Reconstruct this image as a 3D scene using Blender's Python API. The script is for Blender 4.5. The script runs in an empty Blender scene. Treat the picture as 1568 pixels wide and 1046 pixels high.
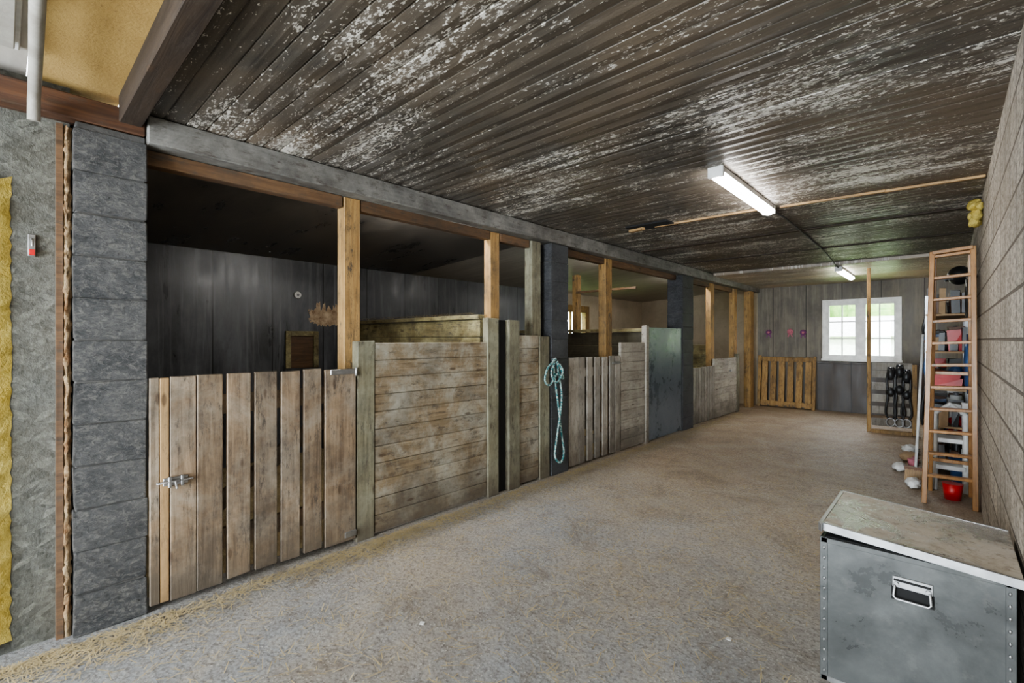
import bpy, bmesh, math, random
from mathutils import Vector, Matrix
random.seed(7)
R=random.uniform
# ---------------------------------------------------------------- materials
def newmat(name):
    m=bpy.data.materials.new(name); m.use_nodes=True
    nt=m.node_tree; b=nt.nodes['Principled BSDF']
    return m,nt,b
def N(nt,t,**k):
    n=nt.nodes.new(t)
    for a,v in k.items(): setattr(n,a,v)
    return n
def coords(nt,scale,rot=None):
    tc=N(nt,'ShaderNodeTexCoord'); src=tc.outputs['Object']
    if rot:
        m0=N(nt,'ShaderNodeMapping'); m0.inputs['Rotation'].default_value=rot
        nt.links.new(src,m0.inputs['Vector']); src=m0.outputs['Vector']
    mp=N(nt,'ShaderNodeMapping')
    mp.inputs['Scale'].default_value=scale
    nt.links.new(src,mp.inputs['Vector']); return mp.outputs['Vector']
def noise(nt,vec,scale=1,detail=5,rough=.6,dist=0):
    n=N(nt,'ShaderNodeTexNoise'); n.inputs['Scale'].default_value=scale
    n.inputs['Detail'].default_value=detail; n.inputs['Roughness'].default_value=rough
    n.inputs['Distortion'].default_value=dist
    nt.links.new(vec,n.inputs['Vector']); return n.outputs['Fac']
def ramp(nt,fac,stops):
    r=N(nt,'ShaderNodeValToRGB'); e=r.color_ramp.elements
    while len(e)<len(stops): e.new(.5)
    for i,(p,c) in enumerate(stops):
        e[i].position=p
        e[i].color=(c,c,c,1) if isinstance(c,(int,float)) else (*c,1)
    nt.links.new(fac,r.inputs['Fac']); return r.outputs['Color']
def mix(nt,fac,a,b,mode='MIX'):
    n=N(nt,'ShaderNodeMix',data_type='RGBA',blend_type=mode)
    if isinstance(fac,(int,float)): n.inputs[0].default_value=fac
    else: nt.links.new(fac,n.inputs[0])
    for i,v in ((6,a),(7,b)):
        if isinstance(v,tuple): n.inputs[i].default_value=(*v,1)
        else: nt.links.new(v,n.inputs[i])
    return n.outputs[2]
def math_(nt,op,a,b=0,clamp=False):
    n=N(nt,'ShaderNodeMath',operation=op); n.use_clamp=clamp
    for i,v in enumerate((a,b)):
        if isinstance(v,(int,float)): n.inputs[i].default_value=v
        else: nt.links.new(v,n.inputs[i])
    return n.outputs[0]
def bump(nt,b,h,strength=.3,dist=.01):
    n=N(nt,'ShaderNodeBump'); n.inputs['Strength'].default_value=strength
    n.inputs['Distance'].default_value=dist
    nt.links.new(h,n.inputs['Height']); nt.links.new(n.outputs['Normal'],b.inputs['Normal'])

def wood(name,c1,c2,axis='z',rough=.7,wash=None,wash_amt=.5,dirt=.5,var=.35,dirtcol=(.04,.032,.025),ground=0):
    m,nt,b=newmat(name)
    sc={'x':(1.5,26,26),'y':(26,1.5,26),'z':(26,26,1.5)}[axis]
    g=N(nt,'ShaderNodeNewGeometry')
    tc=N(nt,'ShaderNodeTexCoord')
    addv=N(nt,'ShaderNodeVectorMath',operation='MULTIPLY_ADD')
    addv.inputs[1].default_value=(1,1,1)
    cmb=N(nt,'ShaderNodeCombineXYZ')
    off=math_(nt,'MULTIPLY',g.outputs['Random Per Island'],13.)
    for i in range(3): nt.links.new(off,cmb.inputs[i])
    nt.links.new(tc.outputs['Object'],addv.inputs[0]); nt.links.new(cmb.outputs[0],addv.inputs[2])
    mp=N(nt,'ShaderNodeMapping'); mp.inputs['Scale'].default_value=sc
    nt.links.new(addv.outputs[0],mp.inputs['Vector'])
    gr=noise(nt,mp.outputs[0],1.6,7,.65,.6)
    col=ramp(nt,gr,[(.3,c1),(.5,tuple((x+y)/2 for x,y in zip(c1,c2))),(.72,c2)])
    v=coords(nt,(1,1,1))
    if wash:
        w=noise(nt,v,3.1,8,.75,.4); wf=ramp(nt,w,[(.42,0),(.62,wash_amt)])
        col=mix(nt,wf,col,wash)
    d=noise(nt,v,2.3,8,.75); df=ramp(nt,d,[(.45,0),(.75,dirt)])
    col=mix(nt,df,col,dirtcol)
    st=noise(nt,coords(nt,{'x':(5,16,16),'y':(16,5,16),'z':(16,16,5)}[axis]),1.5,7,.8)
    col=mix(nt,ramp(nt,st,[(.53,0),(.66,min(1,dirt*1.2))]),col,tuple(x*1.5 for x in dirtcol))
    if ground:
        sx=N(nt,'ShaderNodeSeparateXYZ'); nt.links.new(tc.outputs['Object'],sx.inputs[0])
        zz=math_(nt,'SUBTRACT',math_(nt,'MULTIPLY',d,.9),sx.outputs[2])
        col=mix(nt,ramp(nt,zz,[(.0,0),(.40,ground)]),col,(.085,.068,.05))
    hs=N(nt,'ShaderNodeHueSaturation')
    val=math_(nt,'ADD',math_(nt,'MULTIPLY',g.outputs['Random Per Island'],var*2),1-var)
    nt.links.new(val,hs.inputs['Value']); nt.links.new(col,hs.inputs['Color'])
    kv=coords(nt,{'x':(3,9,9),'y':(9,3,9),'z':(9,9,3)}[axis])
    vo=N(nt,'ShaderNodeTexVoronoi'); vo.inputs['Scale'].default_value=1.; nt.links.new(kv,vo.inputs['Vector'])
    kf=ramp(nt,vo.outputs['Distance'],[(.07,.7),(.13,0)])
    col=mix(nt,kf,hs.outputs['Color'],(.05,.028,.014))
    nt.links.new(col,b.inputs['Base Color']); b.inputs['Roughness'].default_value=rough
    bump(nt,b,gr,.35,.006); return m

def painted(name,c,c2,scale=2.5,rough=.5,bscale=30,bstr=.4,spots=None,spotamt=.6,axisscale=(1,1,1),metal=0,lo=.35,hi=.7,bdist=.006,detail_b=6):
    m,nt,b=newmat(name); v=coords(nt,axisscale)
    n1=noise(nt,v,scale,8,.7,.3); col=ramp(nt,n1,[(lo,c),(hi,c2)])
    n2=noise(nt,coords(nt,(1,1,1)),bscale,detail_b,.7)
    if spots:
        col=mix(nt,ramp(nt,n2,[(.56,0),(.66,spotamt)]),col,spots)
    nt.links.new(col,b.inputs['Base Color']); b.inputs['Roughness'].default_value=rough
    b.inputs['Metallic'].default_value=metal
    nt.links.new(ramp(nt,n1,[(.3,max(0,rough-.12)),(.7,min(1,rough+.15))]),b.inputs['Roughness'])
    bump(nt,b,n2,bstr,bdist); return m
def blockpaint(name,dark,light,bare,amt):
    m,nt,b=newmat(name)
    n1=noise(nt,coords(nt,(1,1.2,1.8)),2.6,9,.78,.5)
    n2=noise(nt,coords(nt,(1,1,1.5)),30,7,.85,.6)
    n3=noise(nt,coords(nt,(1,1,1)),70,5,.8)
    col=ramp(nt,n1,[(.38,dark),(.62,light)])
    col=mix(nt,ramp(nt,n2,[(.50,0),(.60,amt)]),col,bare)
    col=mix(nt,ramp(nt,n2,[(.36,.8),(.46,0)]),col,tuple(x*.4 for x in dark))
    nt.links.new(col,b.inputs['Base Color'])
    nt.links.new(ramp(nt,n2,[(.4,.35),(.65,.75)]),b.inputs['Roughness'])
    bump(nt,b,math_(nt,'ADD',n2,math_(nt,'MULTIPLY',n3,.4)),.9,.016); return m
def plain(name,c,rough=.5,metal=0):
    m,nt,b=newmat(name)
    n=noise(nt,coords(nt,(1,1,1)),9,4,.6)
    col=ramp(nt,n,[(.3,tuple(x*.75 for x in c)),(.7,tuple(min(1,x*1.1) for x in c))])
    nt.links.new(col,b.inputs['Base Color']); b.inputs['Roughness'].default_value=rough
    b.inputs['Metallic'].default_value=metal; return m
def emis(name,c,s):
    m,nt,b=newmat(name); b.inputs['Emission Color'].default_value=(*c,1)
    b.inputs['Emission Strength'].default_value=s; b.inputs['Base Color'].default_value=(*c,1); return m

def floor_mat():
    m,nt,b=newmat('concrete_floor'); v=coords(nt,(1,1,1))
    big=noise(nt,v,.5,6,.65,.3); mid=noise(nt,v,1.9,10,.84,.6); fine=noise(nt,v,40,8,.9)
    vo=N(nt,'ShaderNodeTexVoronoi'); vo.inputs['Scale'].default_value=66; nt.links.new(v,vo.inputs['Vector'])
    sx=N(nt,'ShaderNodeSeparateXYZ'); nt.links.new(v,sx.inputs[0])
    yy=math_(nt,'ADD',math_(nt,'MULTIPLY',sx.outputs[1],.055),math_(nt,'MULTIPLY',big,.8))
    col=ramp(nt,yy,[(.44,(.325,.335,.345)),(.60,(.36,.31,.25)),(.80,(.37,.275,.185))])
    col=mix(nt,ramp(nt,mid,[(.48,0),(.62,.6)]),col,(.47,.425,.36))
    col=mix(nt,ramp(nt,mid,[(.38,.65),(.48,0)]),col,(.20,.16,.115))
    col=mix(nt,ramp(nt,fine,[(.49,0),(.58,.7)]),col,(.10,.083,.067))
    sp=N(nt,'ShaderNodeSeparateColor'); nt.links.new(vo.outputs['Color'],sp.inputs[0])
    pick=math_(nt,'GREATER_THAN',sp.outputs[0],.6)
    col=mix(nt,math_(nt,'MULTIPLY',ramp(nt,vo.outputs['Distance'],[(.16,.65),(.30,0)]),pick),col,(.62,.59,.53))
    nt.links.new(col,b.inputs['Base Color'])
    nt.links.new(ramp(nt,fine,[(.3,.38),(.7,.7)]),b.inputs['Roughness'])
    h=math_(nt,'SUBTRACT',fine,math_(nt,'MULTIPLY',vo.outputs['Distance'],.5))
    bump(nt,b,h,.9,.008); return m
def ceil_mat(name='painted_ceiling_boards',k=1.,tint=(1,1,1)):
    m,nt,b=newmat(name); v=coords(nt,(1,1,1))
    big=noise(nt,v,.7,5,.6,.4)
    g=noise(nt,coords(nt,(1.2,26,5)),1.5,7,.7)
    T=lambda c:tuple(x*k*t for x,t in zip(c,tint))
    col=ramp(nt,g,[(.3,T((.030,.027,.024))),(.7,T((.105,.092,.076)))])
    col=mix(nt,ramp(nt,big,[(.42,0),(.68,.6)]),col,T((.17,.125,.082)))
    mask=noise(nt,coords(nt,(.75,.9,1)),1.3,7,.78)
    row=noise(nt,coords(nt,(.6,10.53,1)),1.,1,.5)
    sp=noise(nt,coords(nt,(42,100,1)),1.,2,.6)
    sp2=noise(nt,coords(nt,(14,60,1)),1.,4,.75)
    a=math_(nt,'ADD',math_(nt,'MULTIPLY',mask,.8),math_(nt,'MULTIPLY',row,.4))
    f=ramp(nt,math_(nt,'MULTIPLY',math_(nt,'ADD',sp,a),.6),[(.715,0),(.745,.9)])
    f3=ramp(nt,math_(nt,'MULTIPLY',math_(nt,'ADD',sp2,a),.6),[(.75,0),(.785,.55)])
    sm=noise(nt,coords(nt,(4,16,1)),1.,6,.85)
    f2=ramp(nt,math_(nt,'ADD',sm,math_(nt,'MULTIPLY',mask,.6)),[(.83,0),(1.03,.36)])
    col=mix(nt,f2,col,(.27,.25,.225))
    col=mix(nt,f3,col,(.48,.455,.41))
    col=mix(nt,f,col,(.60,.57,.51))
    nt.links.new(col,b.inputs['Base Color'])
    nt.links.new(ramp(nt,big,[(.3,.32),(.7,.52)]),b.inputs['Roughness'])
    bump(nt,b,math_(nt,'ADD',sp,g),.3,.004); return m
def block_wall_mat():
    m,nt,b=newmat('concrete_block_wall')
    tc=N(nt,'ShaderNodeTexCoord'); sx=N(nt,'ShaderNodeSeparateXYZ'); cx=N(nt,'ShaderNodeCombineXYZ')
    nt.links.new(tc.outputs['Object'],sx.inputs[0])
    nt.links.new(sx.outputs[1],cx.inputs[0]); nt.links.new(sx.outputs[2],cx.inputs[1])
    br=N(nt,'ShaderNodeTexBrick'); nt.links.new(cx.outputs[0],br.inputs['Vector'])
    br.inputs['Color1'].default_value=(.76,.68,.57,1); br.inputs['Color2'].default_value=(.54,.48,.40,1)
    br.inputs['Mortar'].default_value=(.17,.14,.11,1); br.inputs['Scale'].default_value=1
    br.inputs['Mortar Size'].default_value=.008; br.inputs['Brick Width'].default_value=.5; br.inputs['Row Height'].default_value=.2
    br.inputs['Mortar Smooth'].default_value=.3
    v=coords(nt,(1,1,1)); n=noise(nt,coords(nt,(1,.35,1)),40,6,.8); d=noise(nt,coords(nt,(1,.5,1)),2,7,.75)
    col=mix(nt,ramp(nt,n,[(.45,0),(.58,.75)]),br.outputs['Color'],(.24,.195,.15))
    col=mix(nt,ramp(nt,d,[(.45,0),(.65,.5)]),col,(.32,.25,.17))
    rowi=math_(nt,'FLOOR',math_(nt,'DIVIDE',sx.outputs[2],.2)); off=math_(nt,'MULTIPLY',math_(nt,'MODULO',rowi,2),.5)
    fy=math_(nt,'FRACT',math_(nt,'ADD',math_(nt,'DIVIDE',sx.outputs[1],.5),off))
    vj=math_(nt,'LESS_THAN',math_(nt,'MINIMUM',fy,math_(nt,'SUBTRACT',1,fy)),.03)
    col=mix(nt,math_(nt,'MULTIPLY',vj,.6),col,(.17,.14,.11))
    nt.links.new(col,b.inputs['Base Color']); b.inputs['Roughness'].default_value=.9
    h=math_(nt,'SUBTRACT',math_(nt,'MULTIPLY',n,.8),br.outputs['Fac'])
    bump(nt,b,h,1.,.022); return m
def panel_mat(name,c1,c2,rough,vert='y',per=.6,lo=.35,hi=.7,streak=(1,1,.25),pale_streak=.45,dk=1.5):
    m,nt,b=newmat(name)
    tc=N(nt,'ShaderNodeTexCoord'); sx=N(nt,'ShaderNodeSeparateXYZ'); nt.links.new(tc.outputs['Object'],sx.inputs[0])
    c=sx.outputs[{'x':0,'y':1}[vert]]
    fr=math_(nt,'FRACT',math_(nt,'DIVIDE',c,per)); line=math_(nt,'LESS_THAN',math_(nt,'ABSOLUTE',math_(nt,'SUBTRACT',fr,.5)),.008/per)
    n=noise(nt,coords(nt,tuple(x*5 for x in streak)),1,8,.7,.3); col=ramp(nt,n,[(lo,c1),(hi,c2)])
    n2=noise(nt,coords(nt,(1,1,1)),1.4,6,.7); col=mix(nt,ramp(nt,n2,[(.45,0),(.7,.6)]),col,tuple(x*.5 for x in c1))
    dr=noise(nt,coords(nt,(16,16,.6)),1,5,.7); col=mix(nt,ramp(nt,dr,[(.52,0),(.68,pale_streak)]),col,tuple(min(1,x*dk) for x in c2))  # paler vertical streaks over the cladding
    col=mix(nt,line,col,tuple(x*.35 for x in c1))
    nt.links.new(col,b.inputs['Base Color'])
    nt.links.new(ramp(nt,n,[(.3,rough-.1),(.7,rough+.2)]),b.inputs['Roughness'])
    bump(nt,b,math_(nt,'SUBTRACT',math_(nt,'MULTIPLY',n,.3),line),.4,.01); return m
def osb_mat():
    m,nt,b=newmat('painted_osb')
    hs=[]
    for ang,sc in ((.5,(1,14,46)),(-.6,(1,18,52)),(1.5,(1,16,60))):
        vo=N(nt,'ShaderNodeTexVoronoi'); vo.inputs['Scale'].default_value=1
        nt.links.new(coords(nt,sc,(ang,0,0)),vo.inputs['Vector'])
        sp=N(nt,'ShaderNodeSeparateColor'); nt.links.new(vo.outputs['Color'],sp.inputs[0]); hs.append(sp.outputs[0])
    h=math_(nt,'MAXIMUM',math_(nt,'MULTIPLY',hs[0],.9),math_(nt,'MAXIMUM',hs[1],math_(nt,'MULTIPLY',hs[2],.8)))
    big=noise(nt,coords(nt,(1,1,1)),2,6,.7)
    fine=noise(nt,coords(nt,(1,20,20)),2,6,.8)
    hh=math_(nt,'ADD',math_(nt,'MULTIPLY',h,.45),math_(nt,'MULTIPLY',fine,.75))
    col=ramp(nt,hh,[(.5,(.045,.045,.036)),(.74,(.095,.095,.08)),(.98,(.24,.24,.205))])
    col=mix(nt,ramp(nt,big,[(.45,0),(.7,.6)]),col,(.07,.062,.042))
    nt.links.new(col,b.inputs['Base Color']); b.inputs['Roughness'].default_value=.42
    bump(nt,b,hh,.9,.009); return m
def lid_mat():
    m,nt,b=newmat('worn_lid_surface'); v=coords(nt,(1,1,1))
    n=noise(nt,v,5,8,.75,.6); n2=noise(nt,v,3.4,8,.8,.8); n3=noise(nt,v,30,6,.8)
    col=ramp(nt,n,[(.32,(.27,.215,.155)),(.5,(.45,.395,.32)),(.68,(.56,.52,.46))])
    col=mix(nt,ramp(nt,n2,[(.45,0),(.55,.85)]),col,(.44,.44,.43))
    col=mix(nt,ramp(nt,n3,[(.55,0),(.64,.75)]),col,(.16,.12,.085))
    nt.links.new(col,b.inputs['Base Color'])
    nt.links.new(ramp(nt,n2,[(.45,.6),(.53,.25)]),b.inputs['Roughness'])
    nt.links.new(ramp(nt,n2,[(.45,0),(.53,.7)]),b.inputs['Metallic'])
    bump(nt,b,math_(nt,'ADD',n,math_(nt,'MULTIPLY',n3,.2)),.6,.016); return m

M={}
M['floor']=floor_mat(); M['ceil']=ceil_mat(); M['rblock']=block_wall_mat(); M['osb']=osb_mat()
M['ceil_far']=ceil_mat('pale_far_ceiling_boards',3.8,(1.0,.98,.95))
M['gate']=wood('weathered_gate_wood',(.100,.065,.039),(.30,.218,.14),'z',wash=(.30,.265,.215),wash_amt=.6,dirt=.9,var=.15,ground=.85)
M['gate_new']=wood('fresh_pine_board',(.30,.18,.08),(.48,.32,.16),'z',dirt=.5,var=.1)
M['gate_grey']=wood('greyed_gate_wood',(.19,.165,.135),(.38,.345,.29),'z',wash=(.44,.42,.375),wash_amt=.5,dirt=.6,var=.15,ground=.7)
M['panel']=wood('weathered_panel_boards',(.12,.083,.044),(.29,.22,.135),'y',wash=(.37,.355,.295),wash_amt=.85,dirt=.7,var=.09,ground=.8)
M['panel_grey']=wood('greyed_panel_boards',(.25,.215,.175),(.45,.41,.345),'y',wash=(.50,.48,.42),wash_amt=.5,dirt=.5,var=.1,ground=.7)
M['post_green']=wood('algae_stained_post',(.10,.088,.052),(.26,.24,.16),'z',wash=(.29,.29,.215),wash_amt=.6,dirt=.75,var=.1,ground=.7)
M['post_pine']=wood('raw_pine_post',(.22,.12,.038),(.44,.28,.115),'z',dirt=.85,var=.12)
M['lath_y']=wood('brown_lath',(.075,.038,.018),(.19,.11,.055),'y',dirt=.8,var=.2)
M['lath_x']=wood('pine_batten',(.30,.18,.08),(.50,.33,.16),'x',dirt=.7,var=.2)
M['brownbeam']=wood('dark_stained_joist',(.014,.008,.005),(.045,.028,.016),'x',dirt=.4,var=.1)
M['rustbeam']=wood('rusty_wall_plate',(.03,.013,.008),(.11,.048,.02),'y',dirt=.7,var=.1)
M['beam']=wood('grey_painted_beam',(.085,.082,.077),(.18,.175,.163),'y',rough=.55,wash=(.33,.32,.29),wash_amt=.55,dirt=.85,var=.05)
M['partition']=wood('mouldy_partition_boards',(.09,.07,.03),(.24,.195,.09),'x',wash=(.37,.34,.19),wash_amt=.7,dirt=.85,var=.15)
M['partition_dark']=wood('dark_partition_boards',(.03,.026,.02),(.10,.085,.06),'x',rough=.4,wash=(.16,.15,.10),wash_amt=.4,dirt=.5,var=.15)
M['block']=blockpaint('black_painted_block',(.022,.022,.023),(.085,.082,.078),(.21,.20,.18),.6)
M['block_black']=blockpaint('sooty_block',(.020,.020,.023),(.062,.064,.07),(.15,.15,.15),.5)
M['mortar']=painted('mortar',(.04,.04,.038),(.10,.095,.09),6,.9,60,.8)
M['stallwall']=panel_mat('black_glossy_cladding',(.035,.037,.041),(.12,.126,.138),.32,'y',.6,pale_streak=.5,dk=1.8)
M['backwall']=panel_mat('grey_stained_cladding',(.10,.086,.066),(.22,.195,.155),.5,'x',.6)
M['wainscot']=panel_mat('dark_wainscot',(.03,.022,.016),(.085,.065,.05),.4,'x',.9)
M['cream']=painted('cream_plaster',(.44,.37,.27),(.62,.54,.42),1.6,.8,20,.2,(.25,.20,.13),.3)
M['stallceil']=painted('smoky_ceiling_sheet',(.07,.062,.055),(.22,.20,.175),1.4,.33,8,.2,axisscale=(1,3,1))
M['paleceil']=painted('pale_ceiling_sheet',(.36,.33,.29),(.54,.51,.46),1.4,.6,8,.2,axisscale=(1,6,1))
M['particle']=painted('yellow_particle_board',(.30,.18,.055),(.48,.33,.12),1.8,.8,70,.5,(.18,.10,.04),.6)
M['barewall']=painted('bare_scorched_wall',(.22,.14,.08),(.60,.48,.34),14,.8,50,.5)
M['bounce_bedding']=painted('bounce_straw',(.30,.22,.11),(.60,.48,.27),9,.9,60,1,bdist=.03)
M['whitepaint']=plain('white_gloss_paint',(.78,.78,.76),.35)
M['plastic']=plain('white_plastic',(.70,.70,.68),.4)
M['pipe']=painted('dusty_white_pipe',(.24,.22,.19),(.42,.40,.36),6,.5,40,.2)
M['steel']=painted('galvanised_steel',(.28,.28,.28),(.46,.46,.46),8,.38,60,.1,metal=.85)
M['alu']=painted('scuffed_aluminium',(.075,.078,.076),(.15,.154,.15),2.4,.34,13,.12,(.19,.188,.18),.3,metal=.5)
M['lidtop']=lid_mat()
M['darkgap']=plain('black_void',(.012,.012,.012),.9)
M['bluepanel']=painted('blue_grey_board',(.075,.095,.115),(.19,.22,.255),2.5,.30,14,.3,(.04,.045,.05),.6)
M['orange']=wood('varnished_ladder_wood',(.26,.115,.035),(.44,.235,.085),'z',rough=.35,dirt=.5,var=.12)
M['foam']=painted('yellow_insulation',(.50,.36,.06),(.72,.60,.20),9,.9,24,1,bdist=.03)
M['crumb']=painted('crumbling_foam',(.18,.09,.035),(.45,.35,.22),12,.9,60,1,bdist=.01)
M['red']=plain('red_plastic',(.50,.02,.02),.4); M['pink']=plain('dusty_pink_cloth',(.48,.16,.20),.7)
M['blue']=plain('blue_plastic',(.04,.10,.24),.4); M['black']=plain('black_leather',(.02,.02,.02),.4)
M['purple']=plain('purple_fabric',(.20,.07,.17),.9); M['beige']=plain('cardboard',(.38,.26,.15),.8)
M['grey']=plain('grey_plastic',(.20,.20,.21),.5)
M['brown']=plain('brown_leather',(.14,.06,.025),.5)
M['cable']=plain('grey_cable',(.10,.10,.10),.6)
M['straw']=plain('straw',(.52,.42,.24),.8)
M['tube']=emis('fluorescent_tube',(1,.98,.95),62)
M['tube_fill']=emis('stall_fill_tube',(1,.98,.95),80)  # emission for an added, hidden stall lamp
M['leaf']=painted('hedge_leaves',(.10,.26,.05),(.35,.52,.14),5,.7,9,1)
M['outwall']=plain('white_render',(.85,.85,.83),.7); M['roof']=plain('grey_roof',(.5,.49,.48),.7)
M['grass']=painted('lawn',(.12,.24,.05),(.25,.38,.1),3,.9,40,.5)
def rope_mat():
    m,nt,b=newmat('teal_rope'); n=noise(nt,coords(nt,(1,1,1)),55,2,.5)
    nt.links.new(ramp(nt,n,[(.44,(.02,.14,.15)),(.56,(.38,.48,.45))]),b.inputs['Base Color']); b.inputs['Roughness'].default_value=.8; return m
M['tealrope']=rope_mat()
def glass_mat():
    m,nt,b=newmat('window_glass'); out=nt.nodes['Material Output']
    tr=N(nt,'ShaderNodeBsdfTransparent'); gl=N(nt,'ShaderNodeBsdfGlossy'); gl.inputs['Roughness'].default_value=.02
    ms=N(nt,'ShaderNodeMixShader'); ms.inputs[0].default_value=.06
    nt.links.new(tr.outputs[0],ms.inputs[1]); nt.links.new(gl.outputs[0],ms.inputs[2]); nt.links.new(ms.outputs[0],out.inputs['Surface']); return m
M['glass']=glass_mat()

# ---------------------------------------------------------------- builder
class B:
    def __init__(s,name): s.name=name; s.bm=bmesh.new(); s.m=[]
    def mi(s,k):
        if k not in s.m: s.m.append(k)
        return s.m.index(k)
    def _hexa(s,co,k):
        vs=[s.bm.verts.new(c) for c in co]; i=s.mi(k)
        for f in ((0,3,2,1),(4,5,6,7),(0,1,5,4),(1,2,6,5),(2,3,7,6),(3,0,4,7)):
            fc=s.bm.faces.new([vs[j] for j in f]); fc.material_index=i
        return s
    def box(s,x0,x1,y0,y1,z0,z1,k,j=0):
        co=[(x0,y0,z0),(x1,y0,z0),(x1,y1,z0),(x0,y1,z0),(x0,y0,z1),(x1,y0,z1),(x1,y1,z1),(x0,y1,z1)]
        if j: co=[(a+R(-j,j),b+R(-j,j),c+R(-j,j)) for a,b,c in co]
        return s._hexa(co,k)
    def bar(s,p0,p1,w,t,k,side=None):
        p0=Vector(p0);p1=Vector(p1); d=(p1-p0).normalized()
        side=Vector(side) if side else (Vector((0,0,1)).cross(d) if abs(d.z)<.95 else Vector((1,0,0)))
        side=(side-d*side.dot(d)).normalized(); n=d.cross(side)
        a=side*w/2;b=n*t/2
        co=[p0-a-b,p0+a-b,p0+a+b,p0-a+b,p1-a-b,p1+a-b,p1+a+b,p1-a+b]
        return s._hexa(co,k)
    def tube(s,pts,r,k,seg=8,closed=False,caps=True):
        pts=[Vector(p) for p in pts]; n=len(pts); rings=[]; i=s.mi(k); up=None
        for q in range(n):
            if closed: d=(pts[(q+1)%n]-pts[q-1])
            else: d=pts[min(q+1,n-1)]-pts[max(q-1,0)]
            d.normalize()
            if up is None:
                up=Vector((0,0,1)) if abs(d.z)<.9 else Vector((1,0,0))
            up=(up-d*up.dot(d)).normalized(); sd=d.cross(up)
            rr=r[q] if isinstance(r,(list,tuple)) else r
            rings.append([s.bm.verts.new(pts[q]+(up*math.cos(a)+sd*math.sin(a))*rr) for a in [2*math.pi*z/seg for z in range(seg)]])
        rg=range(n) if closed else range(n-1)
        for q in rg:
            A=rings[q];C=rings[(q+1)%n]
            for z in range(seg):
                f=s.bm.faces.new([A[z],A[(z+1)%seg],C[(z+1)%seg],C[z]]); f.smooth=True; f.material_index=i
        if caps and not closed:
            for ring in (rings[0][::-1],rings[-1]):
                f=s.bm.faces.new(ring); f.material_index=i
        return s
    def cyl(s,p0,p1,r,k,seg=14,r2=None):
        return s.tube([p0,p1],[r,r if r2 is None else r2],k,seg)
    def ball(s,c,rad,k,amp=0,sub=2):
        r=bmesh.ops.create_icosphere(s.bm,subdivisions=sub,radius=1); i=s.mi(k)
        for v in r['verts']:
            q=1+R(-amp,amp); v.co=Vector((v.co.x*rad[0]*q+c[0],v.co.y*rad[1]*q+c[1],v.co.z*rad[2]*q+c[2]))
            for f in v.link_faces: f.material_index=i; f.smooth=True
        return s
    def rough_strip(s,x,y0,y1,z0,z1,depth,k,step=.02,amp=.015):
        i=s.mi(k); n=max(2,int((z1-z0)/step)); m=5; rows=[]
        for a in range(n+1):
            z=z0+(z1-z0)*a/n; row=[]
            for c in range(m+1):
                t=c/m; e=0 if c in(0,m) else 1
                row.append(s.bm.verts.new((x+depth*math.sin(math.pi*t)+(R(-amp,amp) if e else 0),y0+(y1-y0)*t+R(-amp,amp)*.6,z+R(-.4,.4)*step)))
            rows.append(row)
        for a in range(n):
            for c in range(m):
                f=s.bm.faces.new([rows[a][c],rows[a][c+1],rows[a+1][c+1],rows[a+1][c]]); f.material_index=i; f.smooth=True
        return s
    def done(s,bevel=0,seg=1,parent=None):
        bmesh.ops.recalc_face_normals(s.bm,faces=s.bm.faces)
        me=bpy.data.meshes.new(s.name); s.bm.to_mesh(me); s.bm.free()
        for k in s.m: me.materials.append(M[k])
        o=bpy.data.objects.new(s.name,me); bpy.context.collection.objects.link(o)
        if bevel:
            md=o.modifiers.new('bevel','BEVEL'); md.width=bevel; md.segments=seg; md.limit_method='ANGLE'
        if parent: o.parent=parent
        return o
H=2.54; YB=11.0; XR=.2; XL=-5.7; XF=-3.0; Y0=-3.6
# ---------------------------------------------------------------- shell
B('floor').box(XL-.2,XR+.2,Y0,YB+.2,-.1,0,'floor').done()
B('wall_right').box(XR,XR+.2,Y0,YB+.2,0,2.75,'rblock').done()
WY0,WY1,WZ0,WZ1=7.45,8.5,1.25,2.02
b=B('wall_left')
b.box(XL-.2,XL,0,WY0,0,2.75,'stallwall').box(XL-.2,XL,WY1,YB+.2,0,2.75,'cream')
b.box(XL-.2,XL,WY0,WY1,0,WZ0,'cream').box(XL-.2,XL,WY0,WY1,WZ1,2.75,'cream')
b.done()
b=B('wall_back'); wx0,wx1,wz0,wz1=-1.79,-.64,1.02,2.14
b.box(-3.0,wx0,YB,YB+.2,0,2.75,'backwall').box(wx1,XR,YB,YB+.2,0,2.75,'backwall')
b.box(wx0,wx1,YB,YB+.2,0,wz0,'backwall').box(wx0,wx1,YB,YB+.2,wz1,2.75,'backwall')
b.box(XL-.2,-3.0,YB,YB+.2,0,2.75,'cream'); b.done()
b=B('wainscot_back'); b.box(-1.9,XR-.003,YB-.02,YB-.001,0,.93,'wainscot').box(-1.92,XR-.003,YB-.05,YB-.001,.93,.965,'wainscot'); b.done(.003)
b=B('wall_front'); b.box(-3.3,-2.5,Y0-.15,Y0,0,2.75,'rblock').box(-.2,XR+.2,Y0-.15,Y0,0,2.75,'rblock').box(-2.5,-.2,Y0-.15,Y0,2.2,2.75,'rblock'); b.done()
b=B('wall_left_osb'); b.box(-3.2,-3.08,Y0,.215,0,2.6,'osb'); b.done()
b=B('wall_stall_side'); b.box(XL,-3.26,.1,.25,0,2.6,'stallwall'); b.done()
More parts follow.
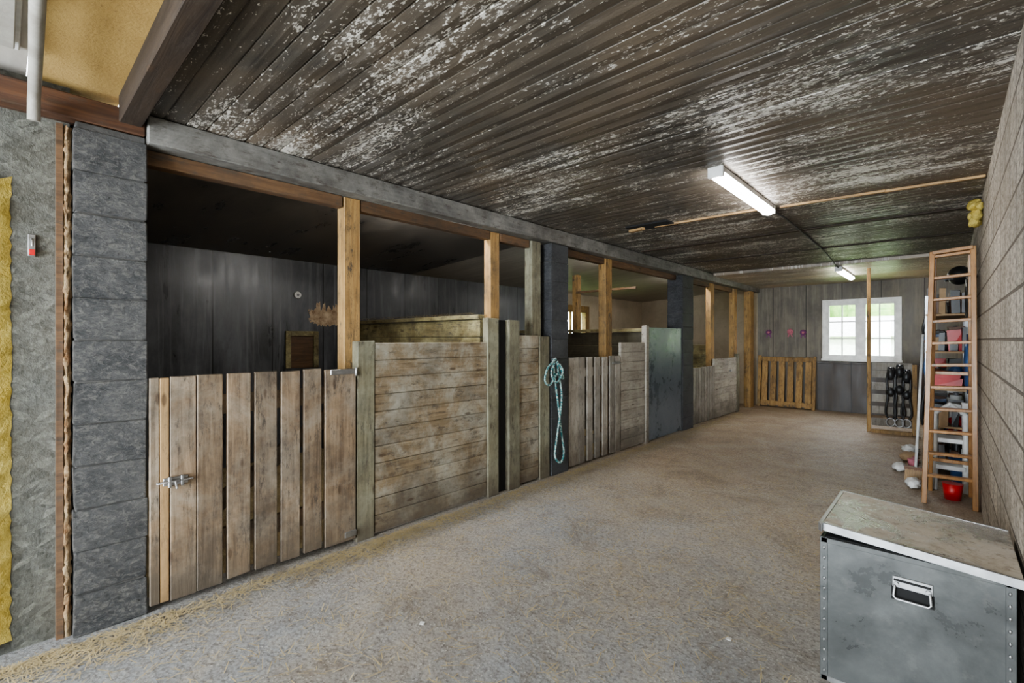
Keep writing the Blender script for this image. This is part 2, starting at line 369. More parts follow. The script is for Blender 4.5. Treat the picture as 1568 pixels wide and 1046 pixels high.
def ceiling(name,y0,y1,z,mat,w=.095):
    bm=bmesh.new(); xs=[-3.12,XR+.05]; y=y0; prof=[]
    while y<y1-.02:
        dz=R(-.0015,.0015); t=R(-.001,.001); e=min(y+w,y1)
        prof+=[(y,z+.008),(y+.004,z+dz+.002),(y+w*.5,z+dz-.0035),(e-.006,z+dz+t+.001)]
        y+=w
    prof.append((y1,z+.008))
    rows=[[bm.verts.new((x,p[0],p[1])) for p in prof] for x in xs]
    for i in range(len(prof)-1): bm.faces.new([rows[0][i],rows[1][i],rows[1][i+1],rows[0][i+1]])
    t=[[bm.verts.new((x,yy,z+.06)) for yy in (y0,y1)] for x in xs]
    bm.faces.new([t[0][0],t[0][1],t[1][1],t[1][0]])
    bm.faces.new([rows[0][0],t[0][0],t[1][0],rows[1][0]])
    me=bpy.data.meshes.new(name); bm.to_mesh(me); bm.free(); me.materials.append(M[mat])
    o=bpy.data.objects.new(name,me); bpy.context.collection.objects.link(o); return o
ceiling('ceiling',.47,8.3,H,'ceil')
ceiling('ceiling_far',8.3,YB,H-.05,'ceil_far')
b=B('ceiling_stalls')
def slope(y0,y1,k):
    b._hexa([(XL,y0,2.34),(-3.1,y0,2.5),(-3.1,y1,2.5),(XL,y1,2.34),(XL,y0,2.42),(-3.1,y0,2.58),(-3.1,y1,2.58),(XL,y1,2.42)],k)
slope(.1,4.0,'stallceil'); slope(4.0,YB,'paleceil'); b.done()  # paler sheet paints window light into the farther stall ceiling
b=B('ceiling_entrance'); b.box(-3.2,XR,.075,.40,2.60,2.64,'particle').box(-3.2,XR,Y0,.07,2.605,2.64,'paleceil'); b.done()
b=B('ceiling_joist'); b.box(-3.0,XR,.385,.475,2.47,2.61,'brownbeam'); b.done(.004)
b=B('wall_plate_beam'); b.box(-3.14,-2.99,Y0,.49,2.43,2.545,'rustbeam'); b.done(.006)
b=B('grey_ceiling_beam'); b.box(-3.09,-2.96,.495,YB,2.395,2.535,'beam'); b.done(.006)
b=B('beam_lath'); 
for y0,y1 in ((.5,1.59),(1.73,3.02),(3.16,3.57),(4.12,4.97),(5.14,7.03),(7.47,8.41),(8.61,9.61)): b.box(-3.14,-3.07,y0,y1,2.315,2.393,'lath_y',.002)
b.done(.003)
b=B('ceiling_batten')
for x0,x1,y in ((-2.15,-1.2,4.43),(-1.05,-.35,4.50),(-.36,XR-.01,4.56)): b.bar((x0,y,H-.012),(x1,y+R(0,.06),H-.012),.03,.018,'lath_x')
b.bar((-2.42,4.42,H-.02),(-2.25,4.38,H-.02),.05,.03,'lath_x')
for y in (5.6,6.9): b.bar((-2.9,y,H-.008),(XR-.01,y+.02,H-.008),.05,.012,'brownbeam')
b.done(.002)
b=B('ceiling_hole'); b.box(-2.4,-1.95,4.28,4.5,H-.010,H+.02,'darkgap',.01); b.done()
# straw bedding sheet added in the stalls to bounce light onto their ceiling
def bounce_bedding(y0,y1):
    b=B('bounce_straw'); i=b.mi('bounce_bedding'); nx,ny=26,26; g=[]
    for a in range(nx+1):
        g.append([b.bm.verts.new((-5.62+(2.45)*a/nx,y0+(y1-y0)*c/ny,(.005 if a in(0,nx) or c in(0,ny) else .05+R(0,.05)))) for c in range(ny+1)])
    for a in range(nx):
        for c in range(ny): f=b.bm.faces.new([g[a][c],g[a+1][c],g[a+1][c+1],g[a][c+1]]); f.material_index=i; f.smooth=True
    b.done()
bounce_bedding(.3,2.88); bounce_bedding(3.05,5.9)
# ---------------------------------------------------------------- block pillars
def pillar(name,x0,x1,y0,y1,z1,k,tall=.2,hatch=.006):
    b=B(name); b.box(x0+hatch,x1-hatch,y0+hatch,y1-hatch,0,z1,'mortar')
    z=0
    while z<z1-.05:
        e=min(z+tall,z1)
        b.box(x0,x1,y0,y1,z+.001,e-.003,k,.004); z+=tall
    return b.done(.006,2)
pillar('block_pillar',-3.24,-2.99,.222,.497,2.425,'block')
pillar('block_pillar',-3.22,-2.97,3.80,4.09,2.39,'block_black')
pillar('block_pillar',-3.22,-2.97,7.05,7.45,2.39,'block_black')
# ---------------------------------------------------------------- gates and stall fronts
def latch(b,y,z,x):
    b.box(x,x+.006,y,y+.11,z-.012,z+.03,'steel').cyl((x+.014,y-.03,z+.01),(x+.014,y+.13,z+.01),.007,'steel',8)
    b.box(x,x+.02,y+.02,y+.035,z-.02,z+.035,'steel').box(x,x+.02,y+.075,y+.09,z-.02,z+.035,'steel').bar((x+.016,y+.05,z+.01),(x+.03,y+.055,z-.03),.01,.008,'steel')
g=B('slatted_gate')
for y0,y1,k in ((.505,.545,'gate'),(.548,.588,'gate_new'),(.592,.708,'gate'),(.711,.835,'gate'),(.857,.978,'gate'),(1.003,1.125,'gate'),(1.150,1.263,'gate'),(1.288,1.403,'gate'),(1.425,1.64,'gate')):
    g.box(-3.005,-2.98,y0,y1,.03+R(0,.02),1.205+R(-.006,.006),k,.002)
for z in (.22,.98): g.box(-3.04,-3.007,.51,1.64,z,z+.11,'gate',.002)
g.bar((-3.03,.56,.30),(-3.03,1.6,.98),.1,.02,'gate',side=(0,.55,-.8))
latch(g,.56,.65,-2.979)
g.box(-2.98,-2.973,1.46,1.645,1.165,1.20,'steel').box(-2.98,-2.973,1.56,1.645,.06,.10,'steel').cyl((-2.975,1.642,1.15),(-2.975,1.642,1.21),.008,'steel',8)
g.done(.003)
def panelboards(b,x0,x1,y0,y1,z0,z1,k,h=.125,j=.0015):
    n=max(1,round((z1-z0)/h)); hh=(z1-z0)/n
    for i in range(n): b.box(x0,x1,y0,y1,z0+i*hh+.0012,z0+(i+1)*hh-.0012,k,j)
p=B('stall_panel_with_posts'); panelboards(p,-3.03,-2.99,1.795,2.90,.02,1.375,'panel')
p.box(-3.06,-2.985,1.655,1.79,0,1.39,'post_green',.004)
p.box(-3.05,-2.975,2.905,3.04,0,1.59,'post_green',.004)
p.done(.004)
p=B('narrow_plank_infill'); p.box(-3.06,-3.02,3.045,3.17,0,1.58,'darkgap').box(-3.05,-2.975,3.175,3.32,0,1.58,'post_green',.004)
panelboards(p,-3.03,-2.99,3.325,3.62,.02,1.44,'panel'); p.box(-3.04,-2.98,3.625,3.78,0,1.43,'post_green',.003)
p.done(.004)
def post(y0,y1,x0,x1,z0,k,z1=2.39): 
    B('timber_post').box(x0,x1,y0,y1,z0,z1,k,.003).done(.004)
post(1.60,1.72,-3.16,-3.065,0,'post_pine'); post(3.03,3.15,-3.16,-3.075,0,'post_pine')
post(3.58,3.72,-3.14,-3.045,0,'post_green'); post(4.98,5.13,-3.16,-3.06,0,'post_pine')
post(6.03,6.12,-4.3,-4.2,0,'post_pine',2.4)
post(8.42,8.60,-3.14,-3.05,0,'post_pine'); post(9.62,9.78,-3.14,-3.04,0,'post_pine')
post(10.4,10.62,-3.10,-2.97,0,'post_pine'); post(8.94,8.99,-.91,-.86,0,'post_pine',H-.055)
p=B('partition_boards'); panelboards(p,XL+.01,-3.11,2.93,2.975,.0,1.58,'partition',.16); p.box(XL+.01,-3.11,2.91,2.99,1.585,1.625,'partition'); p.done(.004)
p=B('partition_boards'); panelboards(p,XL+.01,-3.07,5.95,6.0,0,1.5,'partition_dark',.18); p.box(XL+.01,-3.07,5.93,6.02,1.505,1.55,'partition'); p.done(.004)
p=B('partition_boards'); panelboards(p,XL+.01,-3.15,8.65,8.70,0,1.3,'partition',.18); p.done(.004)
b=B('stall_top_rail')
b.bar((-4.19,5.98,2.12),(-3.17,5.96,2.12),.03,.03,'lath_y'); b.done(.003)
g=B('slatted_gate')
for y0,y1 in ((4.12,4.30),(4.31,4.42),(4.47,4.58),(4.63,4.74),(4.79,4.90),(4.95,5.06),(5.08,5.19)):
    g.box(-3.005,-2.98,y0,y1,.03,1.20+R(-.006,.006),'gate_grey',.002)
for z in (.2,.98): g.box(-3.04,-3.007,4.13,5.18,z,z+.1,'gate_grey')
g.box(-2.98,-2.972,5.0,5.19,1.1,1.13,'steel'); g.done(.003)
p=B('plank_and_sheet_divider'); panelboards(p,-3.03,-2.99,5.23,5.86,.02,1.36,'panel_grey'); p.box(-3.04,-2.975,5.865,5.955,0,1.585,'panel_grey',.004); p.box(-3.035,-2.985,5.96,7.03,.02,1.565,'bluepanel'); p.done(.004)
g=B('slatted_gate')
y=7.47
while y<8.33: g.box(-3.005,-2.98,y,y+.1,.03,.94+R(-.006,.006),'gate_grey',.002); y+=.12
for z in (.2,.75): g.box(-3.04,-3.007,7.47,8.38,z,z+.1,'gate_grey')
g.done(.003)
p=B('low_plank_door'); panelboards(p,-3.03,-2.99,8.44,9.6,.02,1.06,'panel_grey'); p.box(-3.035,-2.98,9.62,9.75,0,1.12,'post_green',.003); p.box(-2.99,-2.97,9.2,9.3,.80,.84,'steel'); p.done(.004)
g=B('hurdle_gate'); gx0,gx1=-2.93,-1.94
def gy(z): return 10.83+.11*z
for z in (.06,.96): g.bar((gx0,gy(z),z+.03),(gx1,gy(z),z+.03),.03,.085,'post_pine',side=(0,1,0))
for x in (gx0,gx1): g.bar((x,gy(0)-.02,0),(x,gy(1.06)-.02,1.06),.06,.03,'post_pine',side=(1,0,0))
for i in range(6):
    x=gx0+.1+i*(gx1-gx0-.2)/5; g.bar((x,gy(0)+.0,.02),(x,gy(1.04),1.04),.11,.022,'post_pine',side=(1,0,0))
g.done(.003)
# ---------------------------------------------------------------- windows
def window_x(name,x0,x1,z0,z1,y):
    b=B(name); f=.045
    b.box(x0,x1,y,y+.07,z0,z0+f,'whitepaint').box(x0,x1,y,y+.07,z1-f,z1,'whitepaint').box(x0,x0+f,y,y+.07,z0+f,z1-f,'whitepaint').box(x1-f,x1,y,y+.07,z0+f,z1-f,'whitepaint')
    xm=(x0+x1)/2; b.box(xm-.045,xm+.045,y-.005,y+.075,z0+f,z1-f,'whitepaint')
    for a,c in ((x0+f,xm-.045),(xm+.045,x1-f)):
        s=.035
        b.box(a,a+s,y+.01,y+.06,z0+f,z1-f,'whitepaint').box(c-s,c,y+.01,y+.06,z0+f,z1-f,'whitepaint').box(a+s,c-s,y+.01,y+.06,z0+f,z0+f+s,'whitepaint').box(a+s,c-s,y+.01,y+.06,z1-f-s,z1-f,'whitepaint')
        m=(a+c)/2; b.box(m-.011,m+.011,y+.02,y+.05,z0+f+s,z1-f-s,'whitepaint')
        hh=(z1-z0-2*f-2*s)/3
        for i in (1,2): b.box(a+s,c-s,y+.022,y+.048,z0+f+s+hh*i-.011,z0+f+s+hh*i+.011,'whitepaint')
        b.box(a+s,c-s,y+.034,y+.036,z0+f+s,z1-f-s,'glass')
    b.box(x0-.04,x1+.04,y-.06,y-.001,z0-.035,z0,'whitepaint')
    b.box(x0-.03,x0,y-.025,y-.001,z0,z1+.03,'whitepaint').box(x1,x1+.03,y-.025,y-.001,z0,z1+.03,'whitepaint').box(x0,x1,y-.025,y-.001,z1,z1+.03,'whitepaint')
    b.done(.002)
window_x('window_1',wx0,wx1,wz0,wz1,YB)
b=B('window_2'); f=.05; x=XL-.08
b.box(x,XL+.02,WY0,WY1,WZ0,WZ0+f,'post_pine').box(x,XL+.02,WY0,WY1,WZ1-f,WZ1,'post_pine').box(x,XL+.02,WY0,WY0+f,WZ0+f,WZ1-f,'post_pine').box(x,XL+.02,WY1-f,WY1,WZ0+f,WZ1-f,'post_pine').box(x+.02,x+.06,7.95,8.0,WZ0+f,WZ1-f,'post_pine').box(x+.035,x+.037,WY0+f,WY1-f,WZ0+f,WZ1-f,'glass')
b.box(XL+.001,XL+.02,WY0-.09,WY0,WZ0-.09,WZ1+.09,'post_pine').box(XL+.001,XL+.02,WY1,WY1+.09,WZ0-.09,WZ1+.09,'post_pine').box(XL+.001,XL+.02,WY0,WY1,WZ1,WZ1+.09,'post_pine').box(XL+.001,XL+.02,WY0,WY1,WZ0-.09,WZ0,'post_pine')
b.done(.002)
b=B('wall_hatch'); x=XL
b.box(x+.001,x+.03,2.24,2.30,1.06,1.5,'partition').box(x+.001,x+.03,2.57,2.63,1.06,1.5,'partition').box(x+.001,x+.03,2.3,2.57,1.44,1.5,'partition').box(x+.001,x+.012,2.3,2.57,1.06,1.44,'lath_y'); b.done(.003)
b=B('flaked_wall_patch'); b2=b.bm; i=b.mi('barewall'); pts=[]
for q in range(90):
    a=2*math.pi*q/90; s=math.sin(a)
    pts.append(b2.verts.new((x+.004,2.76+math.cos(a)*(.24+R(-.03,.03)),1.66+s*(.09+R(-.02,.02))+(R(0,.12) if s>.2 else 0))))
b2.faces.new(pts); b.done()
B('wall_socket').cyl((x,2.38,1.93),(x+.03,2.38,1.93),.045,'plastic',20,.038).cyl((x+.03,2.38,1.93),(x+.034,2.38,1.93),.015,'grey',12).done()
# ---------------------------------------------------------------- lamps
def lamp(y0,y1,x,H=H,tube='tube'):
    b=B('fluorescent_ceiling_lamp')
    b.box(x-.045,x+.045,y0,y1,H-.045,H-.004,'plastic')
    b.box(x-.05,x+.05,y0-.03,y0,H-.075,H-.004,'plastic').box(x-.05,x+.05,y1,y1+.03,H-.075,H-.004,'plastic')
    pts=8; prof=[(x+.046*math.cos(math.pi*q/pts),H-.045-.04*math.sin(math.pi*q/pts)) for q in range(pts+1)]
    i=b.mi(tube); A=[b.bm.verts.new((p[0],y0,p[1])) for p in prof]; C=[b.bm.verts.new((p[0],y1,p[1])) for p in prof]
    for q in range(pts):
        f=b.bm.faces.new([A[q],A[q+1],C[q+1],C[q]]); f.material_index=i; f.smooth=True
    b.done(.004)
lamp(3.2,4.42,-1.12); lamp(8.5,9.75,-1.2,H-.05); lamp(-2.2,-1.0,-1.2)  # last lamp is unseen, added behind the camera to brighten the near end
lamp(1.85,2.9,-3.22,2.49,'tube_fill'); lamp(5.25,5.8,-3.22,2.49,'tube'); lamp(7.6,8.3,-3.22,2.49,'tube')  # unseen lamps added behind beam and extended lath to brighten the stalls
B('ceiling_cable').tube([(-1.12,4.46,H-.02),(-1.1,4.9,H-.022),(-1.1,5.3,H-.03),(-1.13,6.2,H-.016),(-1.16,7.3,H-.025),(-1.2,8.28,H-.06),(-1.2,8.45,H-.068)],.008,'cable').done()
B('drain_pipe').tube([(.1,.02,2.52),(-1.5,.06,2.51),(-2.6,.085,2.50),(-2.86,.09,2.485),(-2.93,.09,2.44),(-2.945,.09,2.36)],.022,'pipe',14).tube([(-1.98,.072,2.51),(-2.02,.072,2.51)],.03,'pipe',14).done()
B('ceiling_access_panel').box(-2.72,-1.9,-.35,.03,2.55,2.6,'pipe').box(-2.8,-1.82,-.4,.045,2.585,2.6,'plastic').box(-2.3,-2.2,.0,.02,2.535,2.55,'steel').done(.004)
b=B('trim_1'); b.box(-3.082,-3.04,.165,.19,0,2.41,'lath_y',.002).rough_strip(-3.05,.185,.218,0,2.4,.012,'crumb',.018,.006); b.done()
b=B('insulation_strip'); b.rough_strip(-3.078,-.16,.022,.05,2.12,.03,'foam',.03,.009); b.done()
b=B('wall_hook'); b.box(-3.08,-3.07,.075,.10,1.78,1.88,'steel').tube([(-3.07,.088,1.86),(-3.045,.088,1.85),(-3.04,.088,1.82)],.005,'steel',8).box(-3.07,-3.055,.078,.098,1.785,1.81,'red'); b.done(.002)
# ---------------------------------------------------------------- rope
b=B('hanging_rope'); X=-2.945
def arc(pts,n=10):
    out=[]; P=[Vector(p) for p in pts]
    for i in range(len(P)-1):
        p0=P[max(i-1,0)];p1=P[i];p2=P[i+1];p3=P[min(i+2,len(P)-1)]
        for q in range(n):
            t=q/n; out.append(.5*((2*p1)+(-p0+p2)*t+(2*p0-5*p1+4*p2-p3)*t*t+(-p0+3*p1-3*p2+p3)*t**3))
    out.append(P[-1]); return out
b.tube(arc([(X,3.80,1.20),(X+.02,3.79,1.05),(X+.02,3.86,.7),(X+.01,3.93,.40),(X+.02,3.95,.22),(X+.03,3.88,.14),(X+.02,3.80,.22),(X+.03,3.83,.45),(X+.03,3.90,.8),(X+.03,3.84,1.08),(X+.02,3.84,1.18)]),.010,'tealrope')
b.tube(arc([(X+.02,3.82,1.2),(X+.04,3.66,1.12),(X+.05,3.60,1.0),(X+.05,3.68,.95),(X+.05,3.80,1.05),(X+.05,3.90,1.0),(X+.05,3.84,1.15)]),.010,'tealrope')
b.tube(arc([(X+.03,3.78,1.16),(X+.05,3.70,1.06),(X+.06,3.78,.97),(X+.06,3.88,1.08),(X+.04,3.80,1.17)]),.010,'tealrope')
b.cyl((-2.975,3.81,1.2),(-2.92,3.81,1.21),.006,'steel',8); b.done()
# ---------------------------------------------------------------- metal chest
b=B('metal_storage_chest'); cx0,cx1,cy0,cy1,ch=-.385,.165,2.30,2.83,.585
b.box(cx0,cx1,cy0,cy1,.008,ch,'alu')
for xx in (cx0,cx1):
    s=-1 if xx==cx0 else 1
    for yy in (cy0,cy1):
        t=-1 if yy==cy0 else 1
        b.box(min(xx+s*.004,xx-s*.022),max(xx+s*.004,xx-s*.022),min(yy,yy+t*.004),max(yy,yy+t*.004),0,ch+.002,'alu')
    b.box(min(xx,xx+s*.004),max(xx,xx+s*.004),cy0,cy0+.03,0,ch,'alu').box(min(xx,xx+s*.004),max(xx,xx+s*.004),cy1-.03,cy1,0,ch,'alu')
b.box(cx0,cx1,cy0-.004,cy0,ch-.02,ch,'alu').box(cx0,cx1,cy0-.004,cy0,0,.02,'steel').box(cx0-.004,cx0,cy0,cy1,ch-.02,ch,'alu')
z=.04
while z<ch-.02:
    for xx in (cx0+.011,cx1-.011): b.ball((xx,cy0-.004,z),(.006,.005,.009),'steel',0,1)
    b.ball((cx0-.004,cy0+.018,z),(.005,.007,.009),'steel',0,1)
    z+=.042
hx0,hx1,hz=-.155,-.04,.47
b.box(hx0,hx1,cy0-.008,cy0,hz-.005,hz+.035,'steel')
for xx in (hx0+.012,hx1-.012): b.cyl((xx,cy0-.014,hz+.008),(xx,cy0-.006,hz+.008),.008,'steel',10)
b.tube([(hx0+.008,cy0-.014,hz+.005),(hx0+.004,cy0-.022,hz-.035),(hx0+.012,cy0-.024,hz-.043),(hx1-.012,cy0-.024,hz-.043),(hx1-.004,cy0-.022,hz-.035),(hx1-.008,cy0-.014,hz+.005)],.0045,'steel',8)
b.box(hx0+.004,hx1-.004,cy0-.012,cy0-.008,hz+.018,hz+.026,'darkgap').box(hx0-.004,hx1+.004,cy0-.003,cy0,hz-.055,hz-.0055,'darkgap')
b.box(cx0+.01,cx1-.01,cy0+.01,cy1-.01,ch-.01,ch+.003,'darkgap')
def lidz(x): return .622-(x-cx0)*.055
def lid(x0,x1,y0,y1,lo,hi,k,sh=0):
    b._hexa([(x0,y0+sh,lidz(x0)+lo),(x1,y0-sh,lidz(x1)+lo),(x1,y1-sh,lidz(x1)+lo),(x0,y1+sh,lidz(x0)+lo),(x0,y0+sh,lidz(x0)+hi),(x1,y0-sh,lidz(x1)+hi),(x1,y1-sh,lidz(x1)+hi),(x0,y1+sh,lidz(x0)+hi)],k)
lid(cx0-.008,cx1+.02,cy0-.0,cy1+.03,-.004,.014,'lidtop',.02)
lid(cx0-.011,cx1+.02,cy0-.004,cy0+.010,-.016,.016,'steel',.02)
lid(cx0-.012,cx0+.003,cy0-.0,cy1+.03,-.016,.016,'steel',.01)
lid(cx0-.011,cx1+.02,cy1+.022,cy1+.034,-.016,.016,'steel',.02)
b.done(.002)
# ---------------------------------------------------------------- ladder
b=B('wooden_stepladder')
A0=Vector((-.15,5.38,0));A1=Vector((-.10,5.52,2.16)); C0=Vector((.165,5.40,0));C1=Vector((.155,5.52,2.18))
b.bar(A0,A1,.035,.07,'orange',side=(1,0,0)).bar(C0,C1,.035,.07,'orange',side=(1,0,0))
for i in range(11):
    t=(.11+i*.087); p=A0.lerp(A1,t);q=C0.lerp(C1,t); b.bar(p,q,.06,.024,'orange')
b.bar(A0.lerp(A1,.995),C0.lerp(C1,.995),.10,.03,'orange')
b.bar((-.12,5.85,0),(-.085,5.57,2.12),.03,.045,'orange',side=(1,0,0)).bar((.15,5.85,0),(.14,5.57,2.12),.03,.045,'orange',side=(1,0,0))
b.bar((-.115,5.81,.3),(.15,5.81,.3),.03,.03,'orange').bar((-.10,5.71,1.1),(.145,5.71,1.1),.03,.03,'orange')
b.done(.003)
b=B('white_step_stool'); 
sx0,sx1,sy0,sy1=-.09,.12,5.92,6.22
for xx in (sx0,sx1):
    b.tube([(xx,sy0,0),(xx,sy0+.04,.50),(xx,sy0+.10,.70),(xx,sy1-.06,.70),(xx,sy1,.50),(xx,sy1+.05,0)],.022,'plastic',8)
b.box(sx0,sx1,sy0+.03,sy1-.02,.44,.48,'plastic').box(sx0,sx1,sy0-.03,sy0+.14,.2,.24,'plastic')
b.tube([(sx0,sy0+.1,.70),((sx0+sx1)/2,sy0+.06,.80),(sx1,sy0+.1,.70)],.022,'plastic',8); b.done(.004)
# ---------------------------------------------------------------- shelving w/ clutter
b=B('storage_shelf')
for yy in (6.5,7.6,8.7):
    for xx in (-.16,.16): b.box(xx-.015,xx+.015,yy-.015,yy+.015,0,1.85,'steel')
for z in (.12,.5,.88,1.26,1.64): b.box(-.17,.175,6.48,8.72,z,z+.02,'beige')
cols=['plastic','brown','grey','beige','black','black','red','brown','black','blue','plastic','grey']
def goods(z,x0,x1,y,w,h,k,t):
    if t<.5: b.box(x0,x1,y,y+w,z+.001,z+h,k,.012)
    elif t<.8: b.cyl(((x0+x1)/2,y+w/2,z+.001),((x0+x1)/2,y+w/2,z+h),min(w,x1-x0)*.4,k,16,min(w,x1-x0)*.46).cyl(((x0+x1)/2,y+w/2,z+h),((x0+x1)/2,y+w/2,z+h+.03),w*.2,'grey',10)
    else:
        b.ball(((x0+x1)/2,y+w/2,z+h*.42),((x1-x0)*.5,w*.55,h*.42),k,.16,3)
for z in (.14,.52,.90,1.28,1.66):
    y=7.0 if z==.9 else 6.55
    while y<8.5:
        w=R(.06,.16); h=R(.1,.26)
        goods(z,-.15,-.02,y,w,h*R(.6,1),random.choice(cols),random.random())
        goods(z,.0,.13,y,w,h,random.choice(cols),random.random())
        y+=w+R(.01,.04)
for z in (.14,.52,1.28,1.66):
    for x0 in (-.16,-.07,.02,.1):
        h=R(.1,.3); k=random.choice(('plastic','brown','grey','black','beige','blue','black')); b.box(x0,x0+R(.04,.075),6.49,6.54,z+.001,z+h,k,.008)
b.box(-.17,.1,6.52,6.95,.905,1.0,'red',.015).box(-.165,.1,6.53,6.93,1.0,1.06,'red',.015)
for q in range(12):
    y=6.52+q*.16; z=random.choice((1.26,.88,1.64)); l=R(.15,.4); k=random.choice(('black','brown','black','blue'))
    b.tube(arc([(-.175,y,z+.01),(-.20,y+.01,z-l*.6),(-.195,y+.04,z-l),(-.20,y+.08,z-l*.6),(-.175,y+.08,z+.01)],6),.012,k,6)
b.done(.003)
b=B('plastic_bags')
for c,r,k in (((-.24,5.85,.045),(.06,.11,.045),'plastic'),((-.38,6.52,.04),(.06,.12,.04),'plastic'),((-.33,7.1,.05),(.08,.14,.05),'beige'),((-.34,7.6,.05),(.08,.13,.05),'plastic')):
    b.ball(c,r,k,.22,3)
b.done()
b=B('feed_scoop'); b.cyl((-.28,6.78,.005),(-.28,6.78,.09),.04,'pink',16,.05).bar((-.28,6.82,.07),(-.28,6.90,.09),.02,.01,'pink'); b.done()
b=B('red_bucket'); b.cyl((.03,5.65,0),(.03,5.65,.14),.055,'red',20,.07).tube([(.03,5.585,.14),(.03,5.60,.10),(.03,5.715,.14)],.004,'steel',6); b.done()
b=B('blue_bucket'); b.cyl((.08,6.38,0),(.08,6.38,.25),.06,'blue',20,.08).tube([(.08,6.30,.25),(.08,6.38,.34),(.08,6.46,.25)],.004,'steel',6); b.done()
b=B('stable_broom'); b.cyl((-.235,6.16,.12),(-.19,6.47,1.45),.012,'plastic',10).bar((-.32,6.15,.12),(-.15,6.15,.12),.05,.03,'brown')
for q in range(14): b.bar((-.31+q*.0115,6.14+R(-.01,.01),.11),(-.315+q*.0125,6.13+R(-.01,.01),.002),.009,.03,'beige',side=(1,0,0))
b.done()
b=B('blue_jacket'); 
rows=[(1.45,.08),(1.38,.15),(1.2,.15),(1.0,.16),(.88,.17)]; i=b.mi('blue'); prev=None
for z,w in rows:
    ring=[b.bm.verts.new((.165+.03*math.cos(a)+R(-.006,.006),6.30+w*math.sin(a)*.7,z)) for a in [2*math.pi*q/16 for q in range(16)]]
    if prev:
        for q in range(16):
            f=b.bm.faces.new([prev[q],prev[(q+1)%16],ring[(q+1)%16],ring[q]]); f.material_index=i; f.smooth=True
    prev=ring
b.tube([(.15,6.2,1.38),(.14,6.16,1.2),(.14,6.16,.95)],[.03,.028,.025],'blue',8).tube([(.15,6.4,1.38),(.14,6.43,1.2),(.14,6.43,.95)],[.03,.028,.025],'blue',8)
b.cyl((.2,6.3,1.46),(.15,6.3,1.47),.008,'steel',8); b.done()
b=B('coiled_hose')
for i in range(4): b.tube([(.165-.012*i,5.95+.02*i+math.cos(a)*(.2+.012*i),1.78+math.sin(a)*(.2-.01*i)) for a in [2*math.pi*q/24 for q in range(24)]],.011,'black',6,closed=True)
b.cyl((.2,5.97,1.97),(.12,5.97,1.97),.012,'steel',8); b.done()
b=B('riding_helmet'); b.ball((.09,6.9,2.08),(.1,.13,.1),'black',0,3).box(-.03,.05,6.8,7.0,2.03,2.045,'black').cyl((.2,6.9,2.12),(.1,6.9,2.12),.01,'steel',8); b.done(.003)
b=B('insulation_tuft')
for q in range(16): b.ball((.16+R(-.02,.02),5.15+R(-.12,.12),2.4+R(-.1,.08)),(.03,.04,.035),'foam',.3,2)
b.done()
# ---------------------------------------------------------------- tack rack with harness (one unit)
b=B('tack_rack')
for z in (.10,.28,.46,.64,.82,.94): b.box(-.85,-.38,8.985,9.01,z,z+.11,'gate_grey',.003)
b.box(-.38,-.33,8.96,9.02,0,1.03,'post_pine'); b.box(-.85,-.38,8.9,9.02,0,.05,'post_pine')
for x,dz in ((-.62,0),(-.52,.04),(-.44,-.03)):
    for s in (-.045,.045):
        b.tube(arc([(x+s*.5,8.92,.99+dz),(x+s,8.90,.8+dz),(x+s*.8,8.89,.55),(x+s*1.3,8.90,.32),(x+s*.4,8.91,.22)]),.014,'black',8)
    b.ball((x,8.91,.88+dz),(.055,.045,.09),'black',.05,2).ball((x,8.90,.62+dz),(.06,.045,.07),'black',.05,2)
    b.tube([(x+.05*math.cos(a),8.89,.18+.06*math.sin(a)) for a in [2*math.pi*q/14 for q in range(14)]],.008,'steel',6,closed=True)
    b.cyl((x,8.985,.975+dz),(x,8.90,.985+dz),.008,'steel',8)
b.done()
def rosette(x,z,k):
    b=B('prize_rosette'); y=YB-.012
    for q in range(9):
        a=2*math.pi*q/9; b.ball((x+.04*math.cos(a),y,z+.04*math.sin(a)),(.022,.01,.022),k,.1,1)
    b.cyl((x,YB-.001,z),(x,YB-.03,z),.022,'pink',14)
    b.bar((x-.015,y,z-.04),(x-.04,y,z-.11),.025,.004,k,side=(1,0,0)).bar((x+.015,y,z-.04),(x+.04,y,z-.11),.025,.004,k,side=(1,0,0)); b.done()
rosette(-2.78,1.55,'purple'); rosette(-2.38,1.56,'pink'); rosette(-2.15,1.54,'purple')
# ---------------------------------------------------------------- straw
b=B('straw_litter'); i=b.mi('straw')
def strand(x,y,big=1,zb=0):
    a=R(0,math.pi); l=R(.012,.04)*big; w=R(.0009,.0018)*big; dx,dy=math.cos(a)*l,math.sin(a)*l; nx,ny=-math.sin(a)*w,math.cos(a)*w; z=zb+.003+R(0,.010); z2=zb+.003+R(0,.010)
    vs=[b.bm.verts.new(c) for c in ((x-dx-nx,y-dy-ny,z),(x+dx-nx,y+dy-ny,z2),(x+dx+nx,y+dy+ny,z2),(x-dx+nx,y-dy+ny,z))]
    f=b.bm.faces.new(vs); f.material_index=i
for q in range(4200):
    y=R(-.3,9.5); x=-2.93+abs(random.gauss(0,.06+.07*math.sin(y*3)**2)); strand(x,y,1.1)
for q in range(700): strand(-2.93+abs(random.gauss(0,.10)),random.gauss(1.75,.35),1.1)
for q in range(1100): strand(-2.94+abs(random.gauss(0,.14)),R(-.3,.6))
for q in range(7500):
    x,y=R(-2.9,-.28),R(.2,8.6)
    if x>-.5 and y>2.2: continue
    strand(x,y,1.1)
b.done()
b=B('loose_hay'); i=b.mi('straw')
for q in range(900):
    x=R(-5.5,-3.2); strand(x,2.95+random.gauss(0,.02),1.0,1.625+abs(random.gauss(0,.008)))
b.done()
b=B('paper_scraps')
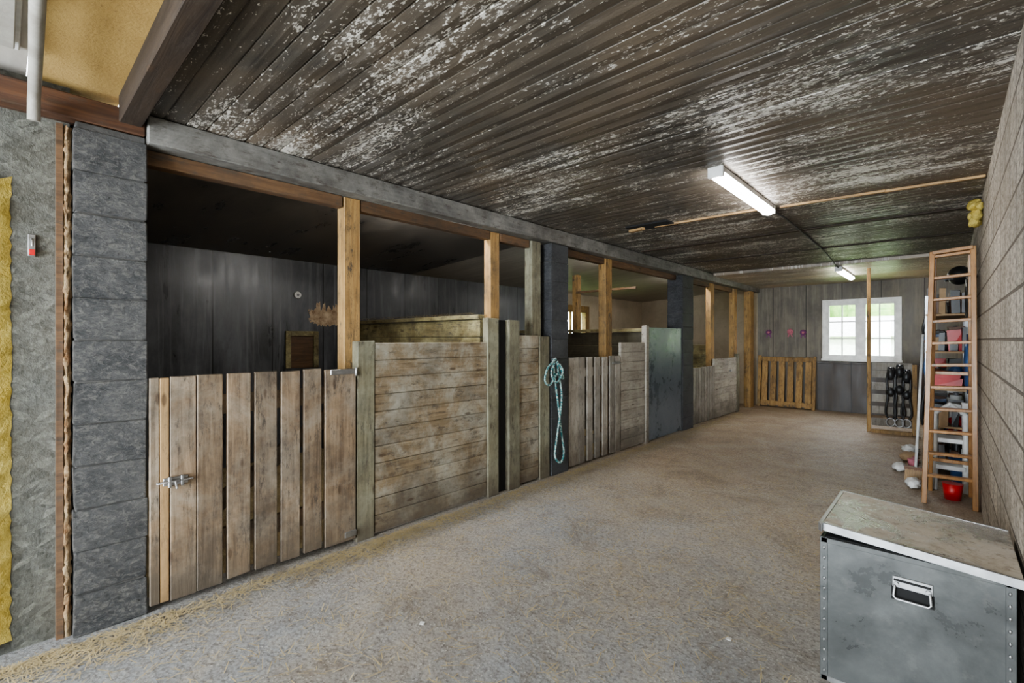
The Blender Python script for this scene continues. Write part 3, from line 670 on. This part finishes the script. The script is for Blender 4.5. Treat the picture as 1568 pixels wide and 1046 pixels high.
for x,y in ((-.6,1.75),(-.75,2.3),(-.5,2.0),(-1.9,1.4)):
    a=R(0,3); s=R(.01,.02); b._hexa([(x+s*math.cos(a+k*1.57)*(1+R(-.2,.3)),y+s*math.sin(a+k*1.57),z) for z in (.002,.005) for k in range(4)],'plastic')
b.done()
# ---------------------------------------------------------------- outside
B('outside_lawn').box(-30,20,YB+.25,60,-.3,-.12,'grass').box(-30,-6.0,-10,YB+.25,-.3,-.12,'grass').done()
b=B('outside_hedge')
for q in range(26): b.ball((-14+q*.9,28+R(-1,1),2.4+R(-.05,1)),(1.3,1.2,2.1),'leaf',.12,3)
for q in range(12): b.ball((-10.5+R(-.6,.6),4+q*.8,2.15+R(-.0,.8)),(.9,.9,1.9),'leaf',.12,3)
b.done()
b=B('outside_shed'); b.box(-5,2,19,22,-.12,1.5,'outwall'); b._hexa([(-5.2,18.7,1.5),(2.2,18.7,1.5),(2.2,22.3,1.5),(-5.2,22.3,1.5),(-5.2,20.4,2.2),(2.2,20.4,2.2),(2.2,20.6,2.2),(-5.2,20.6,2.2)],'roof'); b.done()
# ---------------------------------------------------------------- light
w=bpy.data.worlds.new('sky'); bpy.context.scene.world=w; w.use_nodes=True
w.node_tree.nodes['Background'].inputs[0].default_value=(.87,.94,1,1); w.node_tree.nodes['Background'].inputs[1].default_value=15
sd=bpy.data.lights.new('sun','SUN'); sd.energy=8; sd.angle=.02; so=bpy.data.objects.new('sun',sd); bpy.context.collection.objects.link(so); so.rotation_euler=(math.radians(50),0,math.radians(25))
def area(name,loc,rot,sx,sy,e,c=(1,1,1)):
    l=bpy.data.lights.new(name,'AREA'); l.shape='RECTANGLE'; l.size=sx; l.size_y=sy; l.energy=e; l.color=c
    o=bpy.data.objects.new(name,l); o.location=loc; o.rotation_euler=rot; bpy.context.collection.objects.link(o)
area('doorway_fill',(-1.35,Y0+.02,1.15),(math.radians(90),0,0),2.2,2.1,450,(.83,.92,1))  # unseen fill light added behind the camera as daylight from a doorway
try: bpy.context.scene.view_settings.look='AgX - Medium High Contrast'
except Exception as e: print(e)
# ---------------------------------------------------------------- camera
cd=bpy.data.cameras.new('camera'); cd.sensor_width=36; cd.lens=16.55; cd.shift_y=-.002; cd.clip_start=.02
co=bpy.data.objects.new('camera',cd); bpy.context.collection.objects.link(co); co.location=(0,0,1.4); co.rotation_euler=(math.radians(90),0,math.radians(42.8))
bpy.context.scene.camera=co
